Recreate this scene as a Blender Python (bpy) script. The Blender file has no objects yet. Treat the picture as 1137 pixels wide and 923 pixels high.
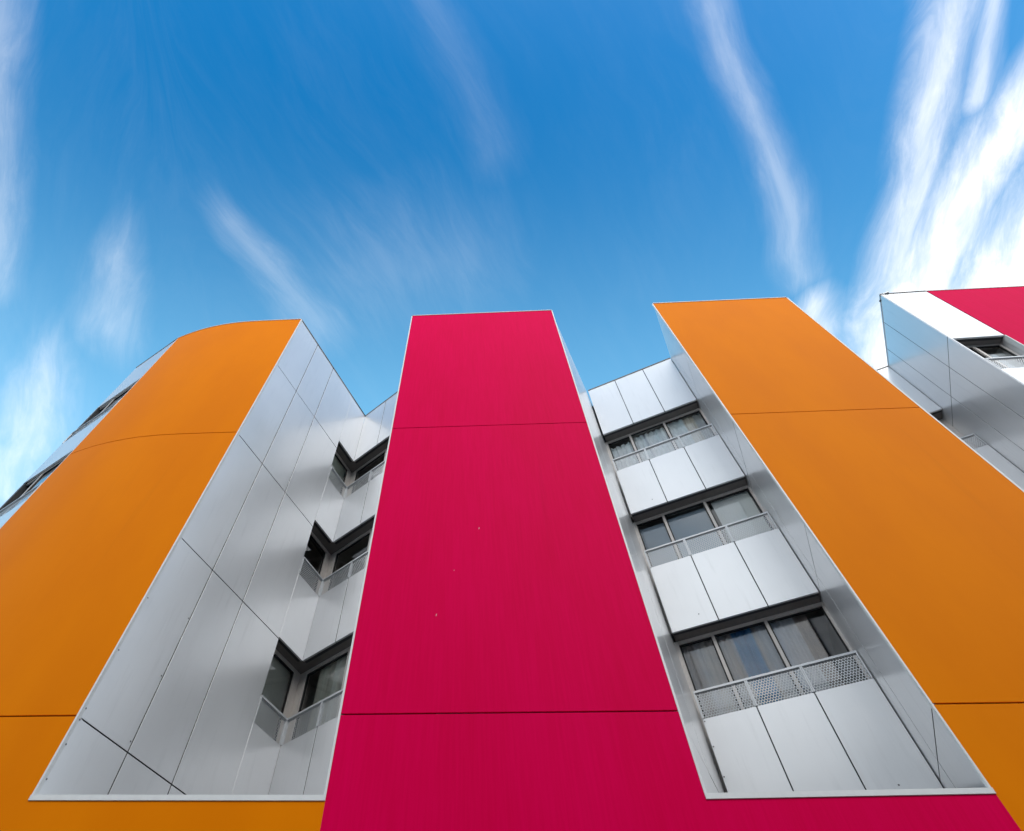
import bpy, math, random
from math import sin, cos, pi, radians, hypot
random.seed(7)
scene = bpy.context.scene
COL = scene.collection
EYE = 1.6

# ---------------------------------------------------------------- node helpers
class N:
    """arithmetic on node sockets of one tree"""
    def __init__(s, nt, sock): s.nt, s.s = nt, sock
    def _op(s, op, *a, clamp=False):
        n = s.nt.nodes.new('ShaderNodeMath'); n.operation = op; n.use_clamp = clamp
        for i, x in enumerate((s,) + a):
            if isinstance(x, N): s.nt.links.new(x.s, n.inputs[i])
            else: n.inputs[i].default_value = x
        return N(s.nt, n.outputs[0])
    def __add__(s, o): return s._op('ADD', o)
    __radd__ = __add__
    def __sub__(s, o): return s._op('SUBTRACT', o)
    def __rsub__(s, o): return (s * -1) + o
    def __mul__(s, o): return s._op('MULTIPLY', o)
    __rmul__ = __mul__
    def __truediv__(s, o): return s._op('DIVIDE', o)
    def max(s, o): return s._op('MAXIMUM', o)
    def min(s, o): return s._op('MINIMUM', o)
    def pow(s, o): return s._op('POWER', o)
    def sqrt(s): return s._op('SQRT')
    def abs(s): return s._op('ABSOLUTE')
    def frac(s): return s._op('FRACT')
    def floor(s): return s._op('FLOOR')
    def lt(s, o): return s._op('LESS_THAN', o)
    def gt(s, o): return s._op('GREATER_THAN', o)
    def clamp(s): return s._op('ADD', 0.0, clamp=True)
    def smooth(s, a, b):
        n = s.nt.nodes.new('ShaderNodeMapRange'); n.interpolation_type = 'SMOOTHSTEP'
        s.nt.links.new(s.s, n.inputs[0]); n.inputs[1].default_value = a; n.inputs[2].default_value = b
        return N(s.nt, n.outputs[0])

def sepxyz(nt, sock):
    n = nt.nodes.new('ShaderNodeSeparateXYZ'); nt.links.new(sock, n.inputs[0])
    return [N(nt, o) for o in n.outputs]
def comb(nt, x, y, z=0.0):
    n = nt.nodes.new('ShaderNodeCombineXYZ')
    for i, v in enumerate((x, y, z)):
        if isinstance(v, N): nt.links.new(v.s, n.inputs[i])
        else: n.inputs[i].default_value = v
    return n.outputs[0]
def noise(nt, vec, scale, detail=3, rough=0.5, dist=0.0):
    n = nt.nodes.new('ShaderNodeTexNoise'); nt.links.new(vec, n.inputs['Vector'])
    n.inputs['Scale'].default_value = scale; n.inputs['Detail'].default_value = detail
    n.inputs['Roughness'].default_value = rough; n.inputs['Distortion'].default_value = dist
    return N(nt, n.outputs['Fac'])
def mixcol(nt, fac, a, b):
    n = nt.nodes.new('ShaderNodeMix'); n.data_type = 'RGBA'
    if isinstance(fac, N): nt.links.new(fac.s, n.inputs[0])
    else: n.inputs[0].default_value = fac
    for i, c in ((6, a), (7, b)):
        if isinstance(c, tuple): n.inputs[i].default_value = (*c, 1)
        else: nt.links.new(c, n.inputs[i])
    return n.outputs[2]

def new_mat(name):
    m = bpy.data.materials.new(name); m.use_nodes = True
    nt = m.node_tree
    return m, nt, nt.nodes['Principled BSDF']
def uvsock(nt):
    n = nt.nodes.new('ShaderNodeUVMap'); n.uv_map = 'UVMap'; return n.outputs[0]
def possock(nt): return nt.nodes.new('ShaderNodeNewGeometry').outputs['Position']
def bump(nt, b, h, strength, dist):
    n = nt.nodes.new('ShaderNodeBump'); n.inputs['Strength'].default_value = strength; n.inputs['Distance'].default_value = dist
    nt.links.new(h.s, n.inputs['Height']); nt.links.new(n.outputs[0], b.inputs['Normal'])

def laminate(name, col, col2, streak=0.0, rough=0.38, coat=0.0, spec=.05):
    m, nt, b = new_mat(name)
    uv = uvsock(nt); u, v, _ = sepxyz(nt, uv)
    n1 = noise(nt, comb(nt, u, v * 0.35), 0.9, 4, 0.55)
    f = n1.smooth(0.3, 0.7)
    if streak:
        st = noise(nt, comb(nt, u * 34.0, v * 1.1), 1.0, 4, 0.65)
        st2 = noise(nt, comb(nt, u * 7.0, v * 0.5), 1.0, 3, 0.6)
        f = (f * 0.35 + st.smooth(0.32, 0.72) * streak + st2.smooth(0.3, 0.7) * streak * 0.4).clamp()
    c = mixcol(nt, f, col, col2)
    run = noise(nt, comb(nt, u * 5.0, v * 0.16), 1.0, 4, 0.6).smooth(0.55, 0.82) * noise(nt, comb(nt, u * 26.0, v * 0.4), 1.0, 3, 0.6).smooth(0.4, 0.7)
    c = mixcol(nt, run * 0.16, c, tuple(x * 0.6 + 0.01 for x in col))
    nt.links.new(c, b.inputs['Base Color'])
    sp = noise(nt, comb(nt, u, v), 60.0, 2, 0.5)
    r = (n1 * 0.10 + sp * 0.06 + (rough - 0.08))
    nt.links.new(r.s, b.inputs['Roughness'])
    b.inputs['Specular IOR Level'].default_value = spec
    b.inputs['Coat Weight'].default_value = coat; b.inputs['Coat Roughness'].default_value = 0.3
    bump(nt, b, noise(nt, comb(nt, u, v), 1.4, 2, 0.4), 0.08, 0.02)
    return m

def silver(name, base, metal, rough, coat, coat_r, wave=0.12):
    m, nt, b = new_mat(name)
    uv = uvsock(nt); u, v, _ = sepxyz(nt, uv)
    n1 = noise(nt, comb(nt, u, v * 0.6), 0.8, 3, 0.5)
    dirt = noise(nt, comb(nt, u * 9.0, v * 0.8), 1.0, 4, 0.6).smooth(0.52, 0.85)
    c = mixcol(nt, n1.smooth(0.3, 0.7), tuple(x * 0.96 for x in base), tuple(x * 1.03 for x in base))
    c = mixcol(nt, dirt * 0.24, c, tuple(x * 0.6 for x in base))
    nt.links.new(c, b.inputs['Base Color'])
    b.inputs['Metallic'].default_value = metal
    nt.links.new((n1 * 0.08 + (rough - 0.04)).s, b.inputs['Roughness'])
    b.inputs['Coat Weight'].default_value = coat; b.inputs['Coat Roughness'].default_value = coat_r
    bump(nt, b, noise(nt, comb(nt, u, v), 0.9, 2, 0.4), wave, 0.03)
    return m

def plain(name, col, rough=0.5, metal=0.0, spec=0.5, var=0.08, scale=12.0):
    m, nt, b = new_mat(name)
    n = noise(nt, possock(nt), scale, 3, 0.55)
    nt.links.new(mixcol(nt, n.smooth(0.25, 0.75), tuple(x * (1 - var) for x in col), tuple(min(1, x * (1 + var)) for x in col)), b.inputs['Base Color'])
    b.inputs['Roughness'].default_value = rough; b.inputs['Metallic'].default_value = metal
    b.inputs['Specular IOR Level'].default_value = spec
    return m

M = {}
M['orange'] = laminate('orange_laminate', (0.78, 0.198, 0.0), (0.83, 0.220, 0.0), rough=0.42, spec=.022)
M['magenta'] = laminate('magenta_laminate', (0.68, 0.0, 0.054), (0.76, 0.0, 0.078), streak=0.5, rough=0.42, spec=.015)
M['silver'] = silver('silver_cladding', (0.75, 0.753, 0.762), 0.42, 0.38, 0.42, 0.10)
M['joint'] = plain('dark_joint', (0.035, 0.036, 0.038), 0.7)
M['white_trim'] = plain('white_aluminium_trim', (0.72, 0.72, 0.70), 0.4, var=0.03)
M['rail'] = plain('pale_aluminium', (0.66, 0.67, 0.68), 0.38, 0.25, var=0.04)
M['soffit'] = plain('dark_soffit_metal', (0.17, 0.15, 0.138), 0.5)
M['frame'] = plain('taupe_window_frame', (0.62, 0.575, 0.54), 0.42, 0.1, var=0.05)
M['gasket'] = plain('black_gasket', (0.012, 0.012, 0.012), 0.6)
M['room'] = plain('room_plaster', (0.55, 0.52, 0.48), 0.8, scale=2.0)
M['roofing'] = plain('roof_membrane', (0.20, 0.20, 0.20), 0.8, scale=3.0)
M['bare'] = plain('bare_laminate', (0.75, 0.35, 0.42), 0.6)
M['fixing'] = plain('fixing_head', (0.16, 0.16, 0.17), 0.45, 0.5)

def make_glass():
    m, nt, b = new_mat('window_glass')
    nt.nodes.remove(b); out = nt.nodes['Material Output']
    fr = nt.nodes.new('ShaderNodeFresnel'); fr.inputs['IOR'].default_value = 1.55
    tr = nt.nodes.new('ShaderNodeBsdfTransparent'); tr.inputs[0].default_value = (0.95, 0.98, 0.98, 1)
    gl = nt.nodes.new('ShaderNodeBsdfGlossy'); gl.inputs['Roughness'].default_value = 0.015
    gl.inputs[0].default_value = (0.95, 0.97, 1, 1)
    mx = nt.nodes.new('ShaderNodeMixShader')
    f = (N(nt, fr.outputs[0]) * 1.15).clamp()
    nt.links.new(f.s, mx.inputs[0]); nt.links.new(tr.outputs[0], mx.inputs[1]); nt.links.new(gl.outputs[0], mx.inputs[2])
    nt.links.new(mx.outputs[0], out.inputs[0])
    return m
M['glass'] = make_glass()
M['mirror_pane'] = plain('dark_reflecting_pane', (0.03, 0.035, 0.04), 0.04, var=.02)
M['mirror_pane'].node_tree.nodes['Principled BSDF'].inputs['IOR'].default_value = 1.9

def make_perforated():
    m, nt, b = new_mat('perforated_sheet')
    u, v, _ = sepxyz(nt, uvsock(nt))
    p = 0.041
    a = u / p; c = v / (p * 0.866)
    row = c.floor()
    a = a + (row * 0.5)
    dx = a.frac() - 0.5; dy = (c.frac() - 0.5) * 0.866
    hole = (dx * dx + dy * dy).lt(0.40 ** 2)
    b.inputs['Base Color'].default_value = (0.68, 0.69, 0.70, 1); b.inputs['Metallic'].default_value = 0.3; b.inputs['Roughness'].default_value = 0.4
    tr = nt.nodes.new('ShaderNodeBsdfTransparent'); mx = nt.nodes.new('ShaderNodeMixShader')
    nt.links.new(hole.s, mx.inputs[0]); nt.links.new(b.outputs[0], mx.inputs[1]); nt.links.new(tr.outputs[0], mx.inputs[2])
    nt.links.new(mx.outputs[0], nt.nodes['Material Output'].inputs[0])
    return m
M['perforated'] = make_perforated()

def cloth(name, stops, width, transl=0.35, fold=9.0):
    """fabric with vertical bands; stops = [(position 0..1, colour)]"""
    stops = [(p, tuple(min(.88, x * 1.45) for x in c)) for p, c in stops]
    m, nt, b = new_mat(name)
    u, v, _ = sepxyz(nt, uvsock(nt))
    wob = noise(nt, comb(nt, u * 3.0, v * 0.6), 1.0, 2, 0.5)
    x = (u / width + (wob - 0.5) * 0.08)
    r = nt.nodes.new('ShaderNodeValToRGB'); nt.links.new(x.s, r.inputs[0])
    r.color_ramp.elements[0].position = stops[0][0]; r.color_ramp.elements[0].color = (*stops[0][1], 1)
    r.color_ramp.elements[1].position = stops[-1][0]; r.color_ramp.elements[1].color = (*stops[-1][1], 1)
    stops = stops
    for p, c in stops[1:-1]:
        e = r.color_ramp.elements.new(p); e.color = (*c, 1)
    th = noise(nt, comb(nt, u * 60.0, v * 8.0), 1.0, 2, 0.5)
    col = mixcol(nt, th * 0.15, r.outputs[0], (0.35, 0.35, 0.36))
    nt.links.new(col, b.inputs['Base Color']); b.inputs['Roughness'].default_value = 0.85
    t = nt.nodes.new('ShaderNodeBsdfTranslucent'); nt.links.new(col, t.inputs[0])
    mx = nt.nodes.new('ShaderNodeMixShader'); mx.inputs[0].default_value = transl
    nt.links.new(b.outputs[0], mx.inputs[1]); nt.links.new(t.outputs[0], mx.inputs[2])
    nt.links.new(mx.outputs[0], nt.nodes['Material Output'].inputs[0])
    return m

# ---------------------------------------------------------------- mesh builder
class MB:
    def __init__(s): s.v, s.f, s.uv, s.mi, s.sm = [], [], [], [], []
    def quad(s, pts, uvs=None, mi=0, smooth=False):
        i = len(s.v); s.v += [tuple(p) for p in pts]; s.f.append(tuple(range(i, i + len(pts))))
        s.uv.append(uvs or [(p[0] + p[1], p[2]) for p in pts]); s.mi.append(mi); s.sm.append(smooth)
    def hexa(s, bot, top, mi=0, uvb=None):
        """bot/top: four points each, counter-clockwise from above; uvb = s coordinate of the four corners"""
        b, t = bot, top
        ub = uvb or [p[0] + p[1] for p in b]
        s.quad([b[3], b[2], b[1], b[0]], [(p[0], p[1]) for p in (b[3], b[2], b[1], b[0])], mi)
        s.quad(t, [(p[0], p[1]) for p in t], mi)
        for i in range(4):
            j = (i + 1) % 4
            s.quad([b[i], b[j], t[j], t[i]], [(ub[i], b[i][2]), (ub[j], b[j][2]), (ub[j], t[j][2]), (ub[i], t[i][2])], mi)
    def build(s, name, mats, parent=None):
        me = bpy.data.meshes.new(name); me.from_pydata(s.v, [], s.f)
        uvl = me.uv_layers.new(name='UVMap')
        k = 0
        for fi, p in enumerate(me.polygons):
            p.material_index = s.mi[fi]; p.use_smooth = s.sm[fi]
            for q in s.uv[fi]:
                uvl.data[k].uv = q; k += 1
        for m in (mats if isinstance(mats, (list, tuple)) else [mats]): me.materials.append(m)
        o = bpy.data.objects.new(name, me); COL.objects.link(o)
        if parent: o.parent = parent
        return o

class Line:
    """a vertical wall plane A->B, left to right seen from outside; off > 0 goes into the building"""
    def __init__(s, A, B):
        s.A = A; s.L = hypot(B[0] - A[0], B[1] - A[1]); s.d = ((B[0] - A[0]) / s.L, (B[1] - A[1]) / s.L); s.n = (-s.d[1], s.d[0])
    def p(s, t, z, off=0.0):
        return (s.A[0] + s.d[0] * t + s.n[0] * off, s.A[1] + s.d[1] * t + s.n[1] * off, z)
    def xy(s, t, off=0.0): return s.p(t, 0, off)[:2]
    def box(s, mb, t0, t1, z0, z1, o0, o1, mi=0):
        c = [(t0, o0), (t1, o0), (t1, o1), (t0, o1)]
        mb.hexa([s.p(t, z0, o) for t, o in c], [s.p(t, z1, o) for t, o in c], mi, [t0, t1, t1 + .01, t0 + .01])
    def panel(s, mb, t0, t1, z0, z1, o0, o1, mi=0, ch=0.002, dark=(1, 1, 1, 1)):
        """a sheet with a fine chamfer round its front edge"""
        F = [s.p(t0 + ch, z0 + ch, o0), s.p(t1 - ch, z0 + ch, o0), s.p(t1 - ch, z1 - ch, o0), s.p(t0 + ch, z1 - ch, o0)]
        E = [s.p(t0, z0, o0 + ch), s.p(t1, z0, o0 + ch), s.p(t1, z1, o0 + ch), s.p(t0, z1, o0 + ch)]
        B = [s.p(t0, z0, o1), s.p(t1, z0, o1), s.p(t1, z1, o1), s.p(t0, z1, o1)]
        uv = [(t0, z0), (t1, z0), (t1, z1), (t0, z1)]
        mb.quad(F, uv, mi)
        for i in range(4):
            j = (i + 1) % 4
            mb.quad([E[i], E[j], F[j], F[i]], [uv[i], uv[j], uv[j], uv[i]], mi)
            mb.quad([B[i], B[j], E[j], E[i]], [uv[i], uv[j], uv[j], uv[i]], 1 if dark[i] else mi)
    def disc(s, mb, t, z, r, off, mi):
        pts = [s.p(t + r * cos(a * pi / 4), z + r * sin(a * pi / 4), off) for a in range(8)]
        mb.quad(pts, None, mi)

GAP = 0.015
def cladding(name, line, ts, zs, parent, mats=None, th=0.04, fix=(), off=0.0, bk=0.06):
    """sheets between the joints ts x zs over a dark backing"""
    mb = MB()
    for i in range(len(ts) - 1):
        for j in range(len(zs) - 1):
            a = ts[i] + (GAP / 2 if i else 0); b = ts[i + 1] - (GAP / 2 if i < len(ts) - 2 else 0)
            c = zs[j] + (GAP / 2 if j else 0); d = zs[j + 1] - (GAP / 2 if j < len(zs) - 2 else 0)
            line.panel(mb, a, b, c, d, off + random.uniform(0, .002), off + th, dark=(j > 0, i < len(ts) - 2, j < len(zs) - 2, i > 0))
    line.box(mb, ts[0] + .003, ts[-1] - .003, zs[0] + .003, zs[-1] - .003, off + th - .006, off + th + bk, 1)
    for t, z in fix: line.disc(mb, t, z, 0.011, off - .003, 2)
    return mb.build(name, mats or [M['silver'], M['joint'], M['fixing']], parent)

def offset_poly(pts, off):
    out = []
    for i, p in enumerate(pts):
        a = pts[max(i - 1, 0)]; b = pts[min(i + 1, len(pts) - 1)]
        d1 = None
        if i > 0: d1 = ((p[0] - a[0]), (p[1] - a[1]))
        d2 = None
        if i < len(pts) - 1: d2 = ((b[0] - p[0]), (b[1] - p[1]))
        def nn(d): l = hypot(*d); return (-d[1] / l, d[0] / l)
        if d1 and d2:
            n1, n2 = nn(d1), nn(d2); sx, sy = n1[0] + n2[0], n1[1] + n2[1]; k = 2 / (sx * sx + sy * sy)
            out.append((p[0] + sx * k * off, p[1] + sy * k * off))
        else:
            n1 = nn(d1 or d2); out.append((p[0] + n1[0] * off, p[1] + n1[1] * off))
    return out
def strip(mb, pts, z0, z1, o0, o1, mi=0, smooth=True, s0=0.0):
    """a bent sheet along a plan polyline, its faces sharing smooth shading along the curve"""
    f, b = offset_poly(pts, o0), offset_poly(pts, o1)
    s = [s0]
    for i in range(len(pts) - 1): s.append(s[-1] + hypot(pts[i + 1][0] - pts[i][0], pts[i + 1][1] - pts[i][1]))
    P = lambda q, z: (q[0], q[1], z)
    base = len(mb.v)
    for i in range(len(pts)):
        mb.v += [P(f[i], z0), P(f[i], z1)]
    for i in range(len(pts) - 1):
        k = base + 2 * i
        mb.f.append((k, k + 2, k + 3, k + 1)); mb.uv.append([(s[i], z0), (s[i + 1], z0), (s[i + 1], z1), (s[i], z1)]); mb.mi.append(mi); mb.sm.append(smooth)
    for i in range(len(pts) - 1):
        u0, u1 = s[i], s[i + 1]
        mb.quad([P(f[i], z1), P(f[i + 1], z1), P(b[i + 1], z1), P(b[i], z1)], [(u0, z1), (u1, z1), (u1, z1), (u0, z1)], mi)
        mb.quad([P(f[i + 1], z0), P(f[i], z0), P(b[i], z0), P(b[i + 1], z0)], [(u1, z0), (u0, z0), (u0, z0), (u1, z0)], mi)
        mb.quad([P(b[i + 1], z0), P(b[i], z0), P(b[i], z1), P(b[i + 1], z1)], [(u1, z0), (u0, z0), (u0, z1), (u1, z1)], mi)
    for i, fl in ((0, 1), (len(pts) - 1, 0)):
        q = [P(b[i], z0), P(f[i], z0), P(f[i], z1), P(b[i], z1)]
        mb.quad(q if fl else q[::-1], [(s[i], z0), (s[i], z0), (s[i], z1), (s[i], z1)], mi)

def prism(mb, poly, z0, z1, mi=0):
    n = len(poly)
    mb.quad([(x, y, z1) for x, y in poly], [(x, y) for x, y in poly], mi)
    mb.quad([(x, y, z0) for x, y in poly[::-1]], [(x, y) for x, y in poly[::-1]], mi)
    for i in range(n):
        a, b = poly[i], poly[(i + 1) % n]
        mb.quad([(*a, z0), (*b, z0), (*b, z1), (*a, z1)], None, mi)

# ---------------------------------------------------------------- survey of the building (metres, camera over the origin)
ML = (-1.030, 6.165); MR = (2.493, 5.871); OR = (5.010, 5.587); OR2 = (8.27, 5.298)
OL = (-3.906, 6.375); LC = (-2.375, 9.273); RL = (3.753, 8.187); RR = (5.80, 7.081)
LM = (-1.494, 8.479); QF = (10.529, 5.124); QB = (11.566, 7.078); QM = (11.636, 4.996); QE = (18.5, 4.36)
G = radians(28.04); nG = (sin(G), cos(G)); tG = (cos(G), -sin(G))
Z = lambda z: z + EYE
TOP, S1, S2, SILL = Z(14.488), Z(3.737), Z(9.262), Z(2.902)
SOF = [Z(12.364), Z(9.464), Z(6.564), Z(3.664)]          # undersides of the balconies
RAIL_UP = 1.845; MESH_H = 0.425                            # rail top above the underside below it
add = lambda p, d, k: (p[0] + d[0] * k, p[1] + d[1] * k)

bld = bpy.data.objects.new('apartment_building', None); COL.objects.link(bld)
bld.location = (0, 0, 0)
bld['label'] = 'modern apartment building with orange and magenta facade towers and silver metal recesses'
bld['category'] = 'building'

# plan curve of the left end: straight facade turning into an arc
arc = []
slope0 = math.atan2(6.375 - 6.165, -3.906 + 1.03)          # heading when walking left along the facade
x, y = OL; head = math.atan2(0.073, -1.0); arc.append((x, y))
flat = [(x - 0.45, y + 0.036), (x - 0.9, y + 0.075)]
for q in flat: arc.append(q)
x, y = flat[-1]
head = pi - 0.085; ds = 0.20; k = 0.0
ARC = [(x, y)]
for i in range(75):
    k = min(0.168, k + 0.03)
    head -= k * ds
    x += cos(head) * ds; y += sin(head) * ds; ARC.append((x, y))
def az(p): return math.degrees(math.atan2(p[0], p[1]))
cut = next(i for i, p in enumerate(ARC) if az(p) < -45.72)
a0, a1 = ARC[cut - 1], ARC[cut]
t = (az(a0) + 45.72) / (az(a0) - az(a1)); PE = (a0[0] + (a1[0] - a0[0]) * t, a0[1] + (a1[1] - a0[1]) * t)
orange_curve = [PE] + ARC[:cut][::-1] + [flat[0], OL]
END = (-8.56, 7.985); BACK = (-5.86, 13.0)
rest_curve = [BACK, END, PE]

# ---------------------------------------------------------------- coloured facade panels
def facade(name, runs, mats, label):
    mb = MB()
    for pts, z0, z1, s0 in runs: strip(mb, pts, z0, z1, 0.0, 0.02, 0, True, s0)
    for pts, z0, z1, s0 in runs: strip(mb, pts, z0 + .02, z1 - .02, 0.018, 0.029, 1, False)
    o = mb.build(name, [mats, M['joint']], bld); o['label'] = label
    return o
def ext(pts, z0, z1, s0=0.0): return (pts, z0, z1, s0)
g = GAP / 2 + .002
def trim(parent, line, t0, t1, z0, z1, o0=-0.004, o1=0.14):
    mb = MB(); line.box(mb, t0, t1, z0, z1, o0, o1); return mb.build('edge_trim', M['white_trim'], parent)
def coping(parent, pts):
    mb = MB(); strip(mb, pts, TOP, TOP + .028, -0.012, 0.05, 0, False); return mb.build('coping', M['frame'], parent)

cOL = orange_curve
f_left = facade('facade_panel', [(cOL + [ML], 0.0, SILL - .03, 0), (cOL, SILL - .03, S1 - g, 0), (cOL, S1 + g, S2 - g, 0), (cOL, S2 + g, TOP, 0)], M['orange'], 'curved orange facade tower')
f_mid = facade('facade_panel', [([ML, MR, OR], 0.0, SILL - .03, 0), ([ML, MR], SILL - .03, S1 - g, 0), ([ML, MR], S1 + g, S2 - g, 0), ([ML, MR], S2 + g, TOP, 0)], M['magenta'], 'tall magenta facade tower in the middle')
oend = add(OR2, (OR2[0] - OR[0], OR2[1] - OR[1]), 0.0)
f_right = facade('facade_panel', [([OR, OR2], 0.0, S1 - g, 0), ([OR, OR2], S1 + g, S2 - g, 0), ([OR, OR2], S2 + g, TOP, 0)], M['orange'], 'flat orange facade tower')
f_far = facade('facade_panel', [([QM, QE], 0.0, S1 - g, 0), ([QM, QE], S1 + g, S2 - g, 0), ([QM, QE], S2 + g, TOP, 0)], M['magenta'], 'magenta facade panel at the far right corner')
Lom, Lmr, Lmo, Loo, Lq = Line(OL, ML), Line(ML, MR), Line(MR, OR), Line(OR, OR2), Line(QF, QM)
TW = 0.024
trim(f_left, Lom, 0.0, Lom.L, SILL - .028, SILL + .022, -.012)
trim(f_left, Lom, 0.0, 0.022, SILL + .024, TOP)
trim(f_mid, Lom, Lom.L - TW, Lom.L - .001, SILL + .024, TOP)
trim(f_mid, Lmo, 0.001, Lmo.L, SILL - .028, SILL + .022, -.012)
trim(f_mid, Lmo, 0.001, TW, SILL + .024, TOP)
trim(f_right, Lmo, Lmo.L - .022, Lmo.L - .001, SILL + .024, TOP, -.004, .03)
trim(f_right, Line(OR2, QF), 0.001, 0.03, 0, TOP, -0.004, 0.1)
trim(f_far, Lq, Lq.L - .026, Lq.L - .001, 0, Z(11.93), -0.004, 0.1)
coping(f_left, orange_curve); coping(f_mid, [ML, MR]); coping(f_right, [OR, OR2]); coping(f_far, [QF, QM, QE])
mbx = MB(); strip(mbx, [PE, add(PE, (cOL[1][0] - PE[0], cOL[1][1] - PE[1]), .12)], 0, TOP, -0.004, 0.0, 0, False)
mbx.build('edge_trim', M['white_trim'], f_left)
# little chips in the magenta laminate
mbx = MB()
for t, z, r in ((0.97, Z(5.02), .013), (1.53, Z(6.55), .014), (1.18, Z(5.75), .008)):
    mbx = MB(); mbx.quad([Lmr.p(t - r * .5, z - r * 1.6, -.0015), Lmr.p(t + r * .3, z - r * .8, -.0015), Lmr.p(t + r * .6, z + r * 1.5, -.0015), Lmr.p(t - r * .2, z + r, -.0015)])
    mbx.build('scratch', M['bare'], f_mid)


# ---------------------------------------------------------------- silver side walls
DEEP = 0.45
lvl = [Z(3.74), Z(6.53), Z(9.25), Z(12.03)]
L_left = Line(OL, LC)
LWs = 2.572
fx = [(0.055, z) for z in (Z(3.1), Z(3.45), Z(3.72), Z(3.85), Z(4.6), Z(5.4))] + [(0.80 + s, z) for s in (-.03,) for z in (Z(3.85), Z(4.7), Z(5.6))]
w_left = cladding('side_wall', L_left, [0.024, 0.80, 1.57, LWs], [Z(0.9)] + lvl + [TOP], bld, fix=fx)
w_left['label'] = 'bright silver side wall of the curved orange tower'
mb = MB(); L_left.box(mb, 0.0, L_left.L, TOP, TOP + .03, -.012, .2); mb.build('coping', M['soffit'], w_left)
L_mr = Line(add(MR, nG, .03), add(RL, nG, DEEP))
w_mr = cladding('side_wall', L_mr, [0.0, 1.35, L_mr.L], [Z(0.9)] + lvl + [TOP], bld, off=0.006)
L_or = Line(add(RR, nG, DEEP), add(OR, nG, .015))
w_or = cladding('side_wall', L_or, [0.0, 0.9, L_or.L], [Z(0.9), Z(3.77), Z(6.53), Z(9.25), Z(12.03), TOP], bld, th=.012, bk=.012)
w_or['label'] = 'dark silver side wall of the flat orange tower, mirroring the recess'
L_ml = Line(add(ML, nG, 2.1), add(ML, nG, .015))
cladding('side_wall', L_ml, [0.0, 1.0, L_ml.L], [Z(0.9)] + lvl + [TOP], bld, th=.012, bk=.012)
OQ = add(OR2, nG, 3.6)
L_oq = Line(add(OR2, nG, .02), OQ)
cladding('side_wall', L_oq, [0, 1.2, 2.4, L_oq.L], [0.0] + lvl + [TOP], bld)
L_q = Line(add(QB, nG, DEEP), add(QF, nG, .015))
qs = L_q.L
w_q = cladding('side_wall', L_q, [0.0, qs - 1.62, qs - .80, qs], [0.0] + lvl + [TOP], bld, th=.012, bk=.012)
w_q['label'] = 'grey silver side wall under the far magenta corner'
mb = MB(); L_q.box(mb, 0, qs, TOP, TOP + .03, -.012, .2); mb.build('coping', M['rail'], w_q)

# ---------------------------------------------------------------- loggias: spandrel, rail, perforated screens, soffit, window
def loggia_row(line, t0, t1, mods, inset=0.0, top_mods=None, soffits=SOF, gap_left=0.0, end_right=0.0, floors=(0, 1, 2), fixings=False, depth=0.32, wt0=None, wt1=None, splits=(), win=True, rail_up=RAIL_UP, jambs=(.05, .05), pframe=True, lab=''):
    ms = [t0 + gap_left] + list(mods) + [t1 - end_right]
    out = []
    # parapet panel above the first opening
    cladding('parapet_panel', line, ms, [soffits[0], TOP], bld)
    mb = MB(); line.box(mb, ms[0], ms[-1], TOP, TOP + .03, -.012, .2); mb.build('coping', M['soffit'], bld.children[-1])
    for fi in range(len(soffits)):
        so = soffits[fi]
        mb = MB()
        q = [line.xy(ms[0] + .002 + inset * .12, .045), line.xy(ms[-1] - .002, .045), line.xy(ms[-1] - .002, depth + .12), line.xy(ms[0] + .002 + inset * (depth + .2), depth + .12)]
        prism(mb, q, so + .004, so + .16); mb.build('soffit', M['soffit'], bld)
        if fi not in floors: continue
        below = soffits[fi + 1]
        rt = below + rail_up; mbz = rt - MESH_H
        fx = []
        if fixings and fi == 2:
            for m_ in list(mods) + [ms[0] + .02]:
                fx += [(m_, below + q) for q in (.20, .62, 1.02, 1.38)]
            fx += [((ms[1] + ms[2]) / 2 + .3, below + .12), (ms[2] + .35, below + .14)]
        elif fixings:
            fx = [(m_, below + q) for m_ in mods for q in (.2, 1.3)] + [(ms[0] + .5, below + .2)]
        bal = cladding('balcony', line, ms, [below, mbz], bld, th=.035, fix=fx)
        r = MB(); line.box(r, ms[0], ms[-1], rt - .032, rt, -.012, .045)
        r.build('top_rail', M['rail'], bal)
        for i in range(len(ms) - 1):
            a, b = ms[i], ms[i + 1]
            po = MB(); line.box(po, a, a + .020, mbz + .002, rt - .034, -.010, .032); po.build('post', M['rail'], bal)
            po = MB(); line.box(po, b - .022, b - .004, mbz + .002, rt - .034, -.010, .032); po.build('post', M['rail'], bal)
            sc = MB()
            sc.quad([line.p(a + .02, mbz - .03, .014), line.p(b - .016, mbz - .03, .014), line.p(b - .016, rt - .02, .014), line.p(a + .02, rt - .02, .014)],
                    [(a, mbz), (b, mbz), (b, rt), (a, rt)])
            sc.build('mesh_screen', M['perforated'], bal)
        if win:
            w0 = t0 if wt0 is None else wt0; w1 = t1 if wt1 is None else wt1
            make_window(line, w0, w1, below + .18, so + .002, depth, splits, jambs)
    return out

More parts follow.
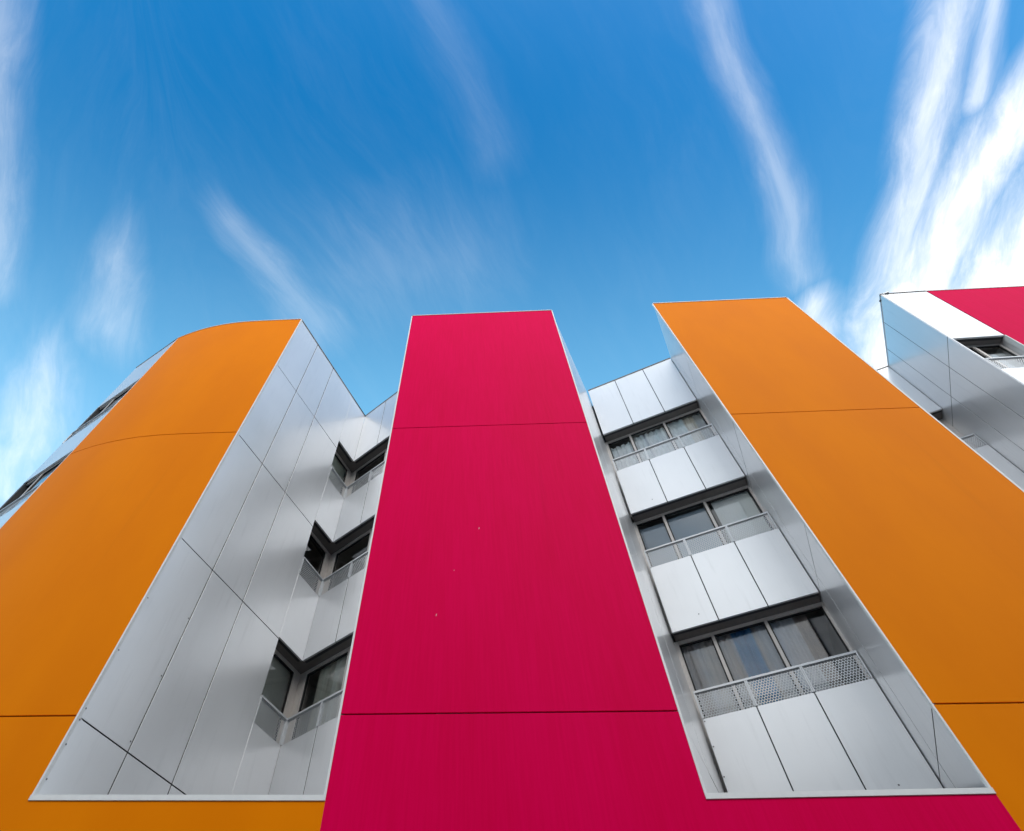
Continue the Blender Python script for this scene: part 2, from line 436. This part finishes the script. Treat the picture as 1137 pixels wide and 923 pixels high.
def make_window(line, w0, w1, z0, z1, depth, splits, jambs=(.05, .05)):
    mb = MB(); o0, o1 = depth, depth + .09
    hd = z1 - .055
    line.box(mb, w0, w1, hd, z1, o0, o1)
    line.box(mb, w0, w1, z0, z0 + .06, o0, o1)
    edges = [w0 + jambs[0]] + list(splits) + [w1 - jambs[1]]
    line.box(mb, w0, w0 + jambs[0], z0 + .061, hd - .001, o0, o1)
    line.box(mb, w1 - jambs[1], w1, z0 + .061, hd - .001, o0, o1)
    for s_ in splits: line.box(mb, s_ - .024, s_ + .024, z0 + .061, hd - .001, o0 - .004, o1)
    w = mb.build('window', M['frame'], bld)
    for i in range(len(edges) - 1):
        a = edges[i] + (.024 if i else 0); b = edges[i + 1] - (.024 if i < len(edges) - 2 else 0)
        sa = MB(); q = .022; s0, s1 = depth + .028, depth + .062
        if (i % 2) == 1: s0 -= .022; s1 -= .022
        c0, c1 = z0 + .062, hd - .002
        line.box(sa, a + .001, b - .001, c1 - q, c1, s0, s1); line.box(sa, a + .001, b - .001, c0, c0 + q, s0, s1)
        line.box(sa, a + .001, a + q, c0 + q + .001, c1 - q - .001, s0, s1); line.box(sa, b - q, b - .001, c0 + q + .001, c1 - q - .001, s0, s1)
        sa.build('sash', M['gasket'], w)
        pn = MB(); zc = (s0 + s1) / 2
        pn.quad([line.p(a + q, c0 + q, zc), line.p(b - q, c0 + q, zc + random.uniform(-.006, .006)), line.p(b - q, c1 - q, zc + random.uniform(-.006, .006)), line.p(a + q, c1 - q, zc)])
        pn.build('pane', M['glass'], w)
    return w

def room(poly, z0, z1, openings):
    """closed box behind a window line; poly ccw from above, openings = indices of edges left out"""
    mb = MB()
    mb.quad([(x, y, z0) for x, y in poly]); mb.quad([(x, y, z1) for x, y in poly[::-1]])
    for i in range(len(poly)):
        if i in openings: continue
        a, b = poly[i], poly[(i + 1) % len(poly)]
        mb.quad([(*a, z0), (*b, z0), (*b, z1), (*a, z1)])
    return mb.build('room', M['room'], bld)

# right recess
L_r = Line(RL, RR)
loggia_row(L_r, 0.0, L_r.L, (0.79, 1.56), gap_left=.035, end_right=.012, splits=(0.605, 1.44), fixings=True, depth=.26, wt0=-.12, wt1=L_r.L + .03, jambs=(.17, .065))
W = .36
for i in range(3):
    z0, z1 = SOF[i + 1] + .17, SOF[i] + .15
    room([L_r.xy(-.12, W), L_r.xy(L_r.L + .03, W), L_r.xy(L_r.L + .03, 3.6), L_r.xy(-.12, 3.6)], z0, z1, (0,))
W = .34
# back of the recess below the last balcony
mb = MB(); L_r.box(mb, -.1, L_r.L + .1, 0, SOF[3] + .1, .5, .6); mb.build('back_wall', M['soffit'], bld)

# left recess: the balcony turns the inner corner
tM = 2.33
L_b = Line(LC, LM); L_b2 = Line(LC, L_b.xy(tM))
loggia_row(L_left, LWs + .006, L_left.L, (), win=False, depth=.24)
loggia_row(L_b2, 0.0, tM, (0.81, 1.58), win=False, depth=.24)
dW = .24
# corner of the two window planes
def meet(l1, o1, l2, o2):
    p, q = l1.xy(0, o1), l2.xy(0, o2); det = l1.d[0] * -l2.d[1] + l2.d[0] * l1.d[1]
    bx, by = q[0] - p[0], q[1] - p[1]
    return (bx * -l2.d[1] + l2.d[0] * by) / det
tc1 = meet(L_left, dW, L_b, dW)
tc2 = (lambda c: (c[0] - L_b.A[0]) * L_b.d[0] + (c[1] - L_b.A[1]) * L_b.d[1])(L_left.xy(tc1, dW))
for i in range(3):
    z0, z1 = SOF[i + 1] + .18, SOF[i] + .002
    make_window(L_left, LWs - .35, tc1 - .10, z0, z1, dW, (), (.05, .05))
    make_window(L_b, tc2 + .10, tM, z0, z1, dW, (0.93, 1.65), (.06, .05))
    mb = MB(); c = L_left.xy(tc1, dW + .03)
    pa, pb = L_left.xy(tc1 - .099, dW + .004), L_b.xy(tc2 + .099, dW + .004)
    pm = L_left.xy(tc1, dW + .004)
    mb2 = MB(); prism(mb2, [pa, pm, pb, L_b.xy(tc2 + .099, dW + .1), L_left.xy(tc1 + .08, dW + .14), L_left.xy(tc1 - .099, dW + .1)][::1], z0, z1)
    mb2.build('corner_post', M['frame'], bld)
    a = L_left.xy(LWs - .35, W); b = L_left.xy(tc1 + .06, W); c_ = L_b.xy(tM, W)
    room([a, b, c_, L_b.xy(tM, 3.4), L_left.xy(LWs + .6, 3.4), L_left.xy(LWs - .35, 3.4)], z0 - .01, SOF[i] + .15, (0, 1))
    # dark slab that fills the corner of the soffit
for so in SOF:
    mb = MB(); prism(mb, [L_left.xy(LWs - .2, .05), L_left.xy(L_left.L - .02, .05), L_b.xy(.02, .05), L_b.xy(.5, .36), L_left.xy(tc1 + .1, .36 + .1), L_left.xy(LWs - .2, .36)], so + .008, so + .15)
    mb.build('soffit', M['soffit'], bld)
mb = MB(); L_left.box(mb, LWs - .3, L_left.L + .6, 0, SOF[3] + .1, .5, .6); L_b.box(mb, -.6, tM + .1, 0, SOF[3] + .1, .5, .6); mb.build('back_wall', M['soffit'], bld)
mb = MB(); L_left.box(mb, LWs - .012, LWs + .004, Z(1), TOP - .01, .05, .46); mb.build('side_wall', M['silver'], bld)
# floors of the recesses behind the sill
for poly in ([OL, ML, L_b.xy(tM, .5), LC], [MR, OR, add(RR, nG, .5), add(RL, nG, .5)]):
    q = offset_poly(poly, 0.0); mb = MB(); prism(mb, [add(poly[0], nG, .15), add(poly[1], nG, .15), poly[2], poly[3]], SILL - .35, SILL - .12); mb.build('recess_floor', M['roofing'], bld)

# recess between the flat orange tower and the far corner
B0 = add(QB, tG, -2.9)
L_qb = Line(B0, QB)
loggia_row(L_qb, 0.0, L_qb.L, (L_qb.L - 2.31, L_qb.L - 1.54, L_qb.L - .77), splits=(L_qb.L - 1.9, L_qb.L - 1.05), jambs=(.05, .22), end_right=.01)
for i in range(3):
    room([L_qb.xy(0, .42), L_qb.xy(L_qb.L + .02, .42), L_qb.xy(L_qb.L + .02, 3), L_qb.xy(0, 3)], SOF[i + 1] + .17, SOF[i] + .15, (0,))
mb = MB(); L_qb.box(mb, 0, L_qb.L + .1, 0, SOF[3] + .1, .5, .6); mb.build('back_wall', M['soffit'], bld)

# narrow loggias on the far corner
Lq2 = Line(QF, QM)
sq = [Z(11.93), Z(9.12), Z(6.31), Z(3.50)]
loggia_row(Lq2, 0.045, Lq2.L - .028, (), inset=.5, soffits=sq, rail_up=1.87, splits=(.50,), wt0=.30, wt1=Lq2.L - .03, jambs=(.06, .06), depth=.20)
def skew(t0, t1, z0, z1, a0, a1):
    mb = MB(); p0, p1 = Lq2.xy(t0), Lq2.xy(t1)
    prism(mb, [add(p0, nG, a0), add(p1, nG, a0), add(p1, nG, a1), add(p0, nG, a1)], z0, z1); return mb
skew(0.016, 0.043, 0, TOP, 0, .5).build('side_wall', M['silver'], bld)
mb = MB(); Lq2.box(mb, Lq2.L - .003, Lq2.L + .03, 0, TOP - .02, .06, .6); mb.build('side_wall', M['silver'], bld)
skew(.044, .15, 0, sq[0] + .1, .22, .30).build('back_wall', M['silver'], bld)
for i in range(3):
    room([Lq2.xy(.29, .30), Lq2.xy(Lq2.L, .30), Lq2.xy(Lq2.L + .3, 1.6), Lq2.xy(.9, 1.6)], sq[i + 1] + .17, sq[i] + .15, (0,))

# flat silver end wall beyond the orange curve, seen almost edge-on
L_e = Line(END, PE)
cladding('side_wall', Line(BACK, END), [0, 1.4, 2.8, 4.2, Line(BACK, END).L], [0.0] + lvl + [TOP], bld)
loggia_row(L_e, 0.0, L_e.L, (), depth=.045, splits=(.62,), jambs=(.03, .03))
for i in range(3):
    room([L_e.xy(.05, .2), L_e.xy(L_e.L, .2), L_e.xy(L_e.L, 1.6), L_e.xy(.6, 1.6)], SOF[i + 1] + .17, SOF[i] + .15, (0,))
mb = MB(); L_e.box(mb, .01, L_e.L, 0, SOF[3] - .01, .0, .08); mb.build('side_wall', M['silver'], bld)

# roof and rear of the building
xe, ye = rest_curve[0]
rear = [(xe - .2, ye + .6), (xe - .5, 19.0), (QE[0], 19.0), QE]
mb = MB()
outline = offset_poly([END] + orange_curve, .12)
outline = [add(BACK, (.88, -.47), .3)] + outline
outline = outline[:-1] + [add(OL, (-.9, .4), .1), add(LC, (-.75, .65), .2), add(L_b.xy(tM), nG, .3), add(ML, (.7, .6), .1), add(MR, (-.6, .8), .12), add(RL, nG, .3), add(RR, nG, .3), add(OR, (.8, .5), .12), add(OR2, (-.8, .6), .12), add(B0, nG, .2), add(QB, nG, .2), add(QF, (.8, .5), .1), add(QE, (-.05, 1), .12), (QE[0], 19.0), (xe, 19.0)]
prism(mb, outline, TOP - .5, TOP - .32); mb.build('roof', M['roofing'], bld)
mb = MB()
for a, b in (((QE[0], QE[1]), (QE[0], 19.0)), ((QE[0], 19.0), (xe, 19.0)), ((xe, 19.0), (xe, ye))):
    Line(a, b).box(mb, 0, hypot(b[0] - a[0], b[1] - a[1]), 0, TOP, .0, .12)
mb.build('rear_wall', M['silver'], bld)

# ---------------------------------------------------------------- curtains and blinds behind the panes
def curtain(line, t0, t1, z0, z1, off, stops, label, cat='curtain', waves=6, amp=.02, transl=.12, group=None):
    mb = MB(); n = max(24, int((t1 - t0) * 70)); pts = []
    ph = random.uniform(0, 6)
    for i in range(n + 1):
        q = i / n
        a = amp * (sin(q * waves * 2 * pi + ph) + .45 * sin(q * waves * 4.7 * pi + ph * 2)) if cat == 'curtain' else 0
        pts.append((t0 + (t1 - t0) * q, off + a))
    base = len(mb.v); W_ = t1 - t0
    for t_, o_ in pts:
        mb.v += [line.p(t_, z0, o_), line.p(t_, z1, o_)]
    for i in range(n):
        k = base + 2 * i; u0, u1 = pts[i][0] - t0, pts[i + 1][0] - t0
        mb.f.append((k, k + 2, k + 3, k + 1)); mb.uv.append([(u0, z0), (u1, z0), (u1, z1), (u0, z1)]); mb.mi.append(0); mb.sm.append(True)
    o = mb.build('curtain' if cat == 'curtain' else 'roller_blind', cloth('fabric', stops, W_, transl), None)
    o['label'] = label; o['category'] = cat
    if cat != 'curtain':
        t = MB(); line.box(t, t0, t1, z0 - .02, z0 + .01, off - .01, off + .012); t.build('bottom_bar', M['rail'], o)
    return o

CO = .335
grey, brown, blue = (.42, .41, .43), (.30, .24, .20), (.06, .21, .40)
white, ice, beige = (.72, .74, .76), (.52, .58, .66), (.62, .57, .47)
f = lambda i: (SOF[i + 1] + .2, SOF[i] - .02)
# lowest windows of the right recess
curtain(L_r, .03, .58, *f(2), .355, [(0, grey), (.3, (.34, .29, .27)), (.5, grey), (.7, (.50, .46, .43)), (1, (.36, .32, .31))], 'taupe and grey striped curtain in the narrow pane above the coarse perforated balcony', waves=4)
curtain(L_r, .64, 1.42, *f(2), .355, [(0, grey), (.18, (.40, .34, .31)), (.27, (.42, .40, .40)), (.31, blue), (.50, (.045, .17, .34)), (.66, blue), (.72, (.42, .36, .33)), (.85, grey), (1, (.36, .37, .42))], 'curtain with one broad blue stripe, middle pane above the coarse perforated balcony', waves=5)
curtain(L_r, 1.48, 2.02, *f(2), .355, [(0, (.34, .38, .46)), (.2, (.48, .47, .50)), (.62, grey), (.66, (.22, .17, .15)), (1, (.16, .12, .11))], 'grey curtain with brown edge leaving a dark gap, right pane above the coarse perforated balcony', waves=3)
# middle windows
curtain(L_r, .02, .58, SOF[2] + .2, SOF[1] - .16, .355, [(0, (.22, .27, .33)), (1, (.25, .30, .36))], 'slate blue blind in the middle storey, narrow pane next to the magenta tower', cat='blind', transl=.05)
curtain(L_r, .64, 1.42, SOF[2] + .2, SOF[1] - .12, .355, [(0, (.23, .28, .34)), (1, (.24, .30, .36))], 'slate blue blind in the middle storey, between two other blinds', cat='blind', transl=.05)
curtain(L_r, 1.55, 2.26, SOF[2] + .2, SOF[1] - .02, .355, [(0, (.86, .85, .80)), (.42, (.88, .86, .82)), (.44, (.76, .71, .60)), (1, (.74, .69, .58))], 'cream and beige blind in the middle storey, by the orange tower', cat='blind', transl=.05)
# top windows
curtain(L_r, .02, .58, SOF[1] + .2, SOF[0] - .20, .355, [(0, ice), (.4, white), (1, ice)], 'pale icy blue curtain in the top storey, narrow pane next to the magenta tower', waves=4, amp=.02)
curtain(L_r, .64, 1.42, SOF[1] + .2, SOF[0] - .10, .355, [(0, white), (.3, ice), (.36, (.30, .33, .38)), (.42, white), (.7, ice), (1, white)], 'white curtain with a thin dark fold, centre pane of the right recess, top storey', waves=6)
curtain(L_r, 1.48, 2.26, SOF[1] + .2, SOF[0] - .03, .355, [(0, white), (.45, ice), (.52, (.48, .44, .38)), (.75, (.52, .47, .40)), (.8, (.3, .3, .3)), (1, (.4, .4, .4))], 'half icy blue half khaki curtain in the top storey pane by the orange tower', waves=5)
# left recess
curtain(L_left, LWs - .32, tc1 - .15, SOF[3] + .2, SOF[2] - .02, CO, [(0, (.62, .60, .54)), (1, (.56, .54, .48))], 'cream blind in the lowest side pane of the left recess against the silver wall', cat='blind')
curtain(L_b, tc2 + .42, tc2 + 1.1, SOF[3] + .2, SOF[2] - .02, CO, [(0, (.50, .45, .38)), (.2, (.66, .62, .54)), (.45, (.45, .42, .36)), (.7, (.66, .62, .56)), (1, (.52, .48, .42))], 'beige pleated curtain behind the lowest corner window left of the magenta tower', waves=5)
curtain(L_left, LWs - .32, tc1 - .15, SOF[1] + .2, SOF[0] - .02, CO, [(0, (.70, .64, .52)), (1, (.66, .60, .50))], 'cream blind in the top side pane of the left recess against the silver wall', cat='blind')
curtain(L_b, tc2 + 1.12, tc2 + 1.6, SOF[3] + .2, SOF[2] - .02, CO, [(0, (.44, .50, .52)), (1, (.58, .60, .58))], 'pale grey green curtain in the lowest window, tight against the magenta tower', waves=4)
# far corner
curtain(Lq2, .36, 1.06, sq[1] + .2, sq[0] - .26, .295, [(0, (.66, .74, .80)), (1, (.74, .80, .84))], 'pale blue blind pulled half down in the far right corner window', cat='blind')

# ---------------------------------------------------------------- ground
def make_ground():
    m, nt, b = new_mat('paving')
    x_, y_, _ = sepxyz(nt, possock(nt))
    c1 = x_ / 0.6; c2 = y_ / 0.4
    j = ((c1.frac() - .5).abs().gt(.488)).max((c2.frac() - .5).abs().gt(.482))
    cell = noise(nt, comb(nt, c1.floor(), c2.floor()), 3.1, 0, .5)
    wear = noise(nt, comb(nt, x_, y_), 0.7, 5, .6)
    c = mixcol(nt, (cell * .6 + wear * .5).clamp(), (.20, .195, .185), (.32, .31, .29))
    c = mixcol(nt, j * .7, c, (.07, .07, .065))
    nt.links.new(c, b.inputs['Base Color']); b.inputs['Roughness'].default_value = .8
    return m
mb = MB(); mb.quad([(-400, -400, 0), (400, -400, 0), (400, 400, 0), (-400, 400, 0)])
gr = mb.build('ground', make_ground()); gr['kind'] = 'structure'

# ---------------------------------------------------------------- unseen block added across the street: darkens the lower facade, mirrored in panes
def opposite():
    root = bpy.data.objects.new('unseen_street_block', None); COL.objects.link(root); root.location = (0, -15, 0)
    root['label'] = 'unseen brick block added across the street to darken the lower facade'; root['category'] = 'building'
    mm = plain('weathered_brick', (.20, .165, .14), .85, scale=4.0, var=.25)
    ln = Line((34.0, 0.0), (-34.0, 0.0))          # its street side looks to +Y
    mb = MB(); cols = [2.2 + 3.4 * i for i in range(19)]
    zr = [(1.0, 2.6), (4.1, 5.8), (7.1, 8.8), (10.1, 11.8), (13.1, 14.6)]
    zz = [0.0]
    for a, b in zr: zz += [a, b]
    zz.append(17.0)
    for j in range(len(zz) - 1):
        if j % 2 == 0: ln.box(mb, 0, ln.L, zz[j], zz[j + 1], 0, .3)
        else:
            e = 0.0
            for c in cols + [None]:
                t1 = ln.L if c is None else c
                ln.box(mb, e, t1, zz[j] , zz[j + 1], 0, .3); e = (c or 0) + 1.5
    ln.box(mb, 0, ln.L, 17.0, 17.2, -.06, 10); ln.box(mb, 0, .3, 0, 17, .31, 10); ln.box(mb, ln.L - .3, ln.L, 0, 17, .31, 10); ln.box(mb, 0, ln.L, 0, 17, 9.7, 10)
    mb.build('wall', mm, root)
    first = None
    for a, b in zr:
        for c in cols:
            if first is None:
                f_ = MB(); ln2 = Line((0, 0), (-1.5, 0))
                h = 1.5
                ln2.box(f_, 0, .07, 0, h, .18, .25); ln2.box(f_, 1.43, 1.5, 0, h, .18, .25); ln2.box(f_, .071, 1.429, 0, .07, .18, .25); ln2.box(f_, .071, 1.429, h - .07, h, .18, .25); ln2.box(f_, .72, .78, .071, h - .071, .18, .25)
                first = f_.build('window', M['white_trim'], root); o = first
                g_ = MB(); g_.quad([ln2.p(.07, .07, .22), ln2.p(1.43, .07, .22), ln2.p(1.43, h - .07, .22), ln2.p(.07, h - .07, .22)]); pane0 = g_.build('pane', M['mirror_pane'], o)
            else:
                o = first.copy(); COL.objects.link(o); o.parent = root
                pp = pane0.copy(); COL.objects.link(pp); pp.parent = o
            o.location = (34.0 - c, 0, a); o.scale = (1, 1, (b - a) / 1.5)
opposite()

# ---------------------------------------------------------------- sky, clouds, sun
SUN_AZ, SUN_EL = radians(164), radians(42)               # azimuth clockwise from +Y
w = bpy.data.worlds.new('World'); scene.world = w; w.use_nodes = True
nt = w.node_tree; bg = nt.nodes['Background']
sky = nt.nodes.new('ShaderNodeTexSky'); sky.sky_type = 'NISHITA'; sky.sun_disc = False
sky.sun_elevation = SUN_EL; sky.sun_rotation = SUN_AZ
sky.altitude = 200; sky.air_density = 1.0; sky.dust_density = 0.6; sky.ozone_density = 1.0
hs = nt.nodes.new('ShaderNodeHueSaturation'); hs.inputs['Saturation'].default_value = 1.5; hs.inputs['Value'].default_value = 1.02; hs.inputs['Hue'].default_value = .492
nt.links.new(sky.outputs[0], hs.inputs['Color'])
tc = nt.nodes.new('ShaderNodeTexCoord')
dx, dy, dz = sepxyz(nt, tc.outputs['Generated'])
zc = dz.max(0.06)
U, V = dx / zc, dy / zc
# the layer of cirrus lies on a plane overhead; U,V are positions on it
warp = noise(nt, comb(nt, U, V), 1.7, 3, .5); warp2 = noise(nt, comb(nt, U + 7.3, V + 2.1), 1.7, 3, .5)
Uw, Vw = U + (warp - .5) * .16, V + (warp2 - .5) * .16
slant = U.smooth(-.48, -.40) * 1.12 - U.smooth(.57, .64) * .45 - .5        # the wind turns across the sky
fib = noise(nt, comb(nt, (Uw - slant * (Vw - .25)) * 24.0, Vw * 7.0), 1.0, 9, .68, .35)      # fibres along the wind
fib2 = noise(nt, comb(nt, Uw * 5.0, Vw * 1.3), 1.0, 5, .6, .2)
fine = fib.smooth(.30, .78); body = fib2.smooth(.25, .75)
def segment(p, q, r0, r1):
    ax, ay = p; bx, by = q[0] - p[0], q[1] - p[1]; l2 = bx * bx + by * by
    px, py = Uw - ax, Vw - ay
    h = ((px * bx + py * by) / l2).clamp()
    ex, ey = px - h * bx, py - h * by
    d = (ex * ex + ey * ey).sqrt()
    r = h * (r1 - r0) * 1.5 + r0 * 1.5
    return (1 - (d / r)).clamp(), h
STROKES = [
 ([(.30, -.10), (.362, .013), (.465, .165), (.586, .324)], .026, .040, .20),
 ([(.650, -.12), (.679, .071), (.759, .365)], .045, .06, .55),
 ([(.85, -.02), (.791, .179), (.792, .43)], .055, .10, .85),
 ([(1.05, .06), (.96, .40)], .15, .20, 1.3),
 ([(.60, .335), (.674, .428)], .035, .05, .5, 1),
 ([(.775, .34), (.79, .53)], .05, .08, 1.0),
 ([(.70, -.12), (.752, .04)], .018, .03, .45),
 ([(-.60, -.14), (-.683, .154), (-.793, .386)], .045, .05, .20),
 ([(-.50, .27), (-.602, .489)], .025, .07, .19, 1),
 ([(-.386, .23), (-.314, .351), (-.252, .45)], .025, .06, .14, 1),
 ([(-.69, .48), (-.875, .754), (-1.05, .94)], .04, .10, .32, 1),
 ([(-.06, -.06), (.04, .14)], .035, .05, .05),
 ([(-.30, .38), (.0, .30)], .12, .12, .06, 1),
]
dens = None
for st_ in STROKES:
    pts, r0, r1, amp = st_[:4]
    n_ = len(pts) - 1
    for i in range(n_):
        a, b = r0 + (r1 - r0) * i / n_, r0 + (r1 - r0) * (i + 1) / n_
        s_, h_ = segment(pts[i], pts[i + 1], a, b)
        if len(st_) > 4 and i == 0: s_ = s_ * (h_ * 1.6 + .25).min(1.0)      # thins out at its tip
        s_ = (s_ * 1.25 + (fib * .62 + fib2 * .38 - .5) * 1.35 * (s_ * 3).min(1.0) - .12).clamp() * s_.sqrt() * amp
        dens = s_ if dens is None else dens.max(s_)
dens = dens * (fine * .5 + .75)
# broken cirrus added out of view for white light (right of and behind the viewer), thin veil low on the left
right = (U - V * .1).smooth(.75, 1.7); back = (V * -1).smooth(.25, .9); left = ((U * -1) + V * .35).smooth(.7, 1.5)
veil = (right * .62 + left * .12).min(1.0) * (body * .8 + fine * .45)
veil0 = body * fine * .02
total = (dens + veil + veil0).min(1.0)
cl = nt.nodes.new('ShaderNodeRGB'); cl.outputs[0].default_value = (6.2, 6.2, 6.2, 1)
hz = nt.nodes.new('ShaderNodeRGB'); hz.outputs[0].default_value = (2.2, 5.0, 6.8, 1)
rad = ((U + .05) * (U + .05) * .16 + (V + .06) * (V + .06)).sqrt()
low = mixcol(nt, rad.smooth(.10, 1.0) * .50, hs.outputs[0], hz.outputs[0])     # paler towards the horizon
mixed = mixcol(nt, total, low, cl.outputs[0])
thick = nt.nodes.new('ShaderNodeRGB'); thick.outputs[0].default_value = (11.0, 10.7, 10.2, 1)     # bright unseen cloud added behind the viewer to light the facade
front_right = (U - V * .1).smooth(1.05, 2.1)
mixed = mixcol(nt, back.max(front_right * .12) * (body * .5 + fine * .2 + .35).min(1.0), mixed, thick.outputs[0])
nt.links.new(mixed, bg.inputs[0]); bg.inputs[1].default_value = 0.15

sl = bpy.data.lights.new('sun', 'SUN'); sl.energy = 0.6; sl.angle = radians(40); sl.color = (1.0, .95, .88)
so = bpy.data.objects.new('sun', sl); COL.objects.link(so)
from mathutils import Vector, Matrix
sd = Vector((sin(SUN_AZ) * cos(SUN_EL), cos(SUN_AZ) * cos(SUN_EL), sin(SUN_EL)))
so.rotation_euler = sd.to_track_quat('Z', 'Y').to_euler()
so.location = (4, -12, 20)

# ---------------------------------------------------------------- camera
cam = bpy.data.cameras.new('camera'); co = bpy.data.objects.new('camera', cam); COL.objects.link(co)
pitch, roll = radians(57.6456), radians(-2.17318)
F = Vector((0, cos(pitch), sin(pitch))); R0 = Vector((1, 0, 0)); U0 = Vector((0, -sin(pitch), cos(pitch)))
Rx = R0 * cos(roll) - U0 * sin(roll); Uy = R0 * sin(roll) + U0 * cos(roll)
mw = Matrix((Rx, Uy, -F)).transposed().to_4x4(); mw.translation = Vector((0, 0, EYE)); co.matrix_world = mw
cam.sensor_width = 36; cam.sensor_fit = 'HORIZONTAL'; cam.lens = 673.335 / 1137 * 36
cam.shift_x = (568.5 - 498.456) / 1137; cam.shift_y = (462.969 - 461.5) / 1137
cam.clip_start = .05; cam.clip_end = 2000
scene.camera = co
scene.view_settings.view_transform = 'Standard'; scene.view_settings.look = 'None'
scene.view_settings.exposure = 0.62; scene.view_settings.gamma = 1
scene.view_settings.use_curve_mapping = False
scene.cycles.max_bounces = 8; scene.cycles.transparent_max_bounces = 16
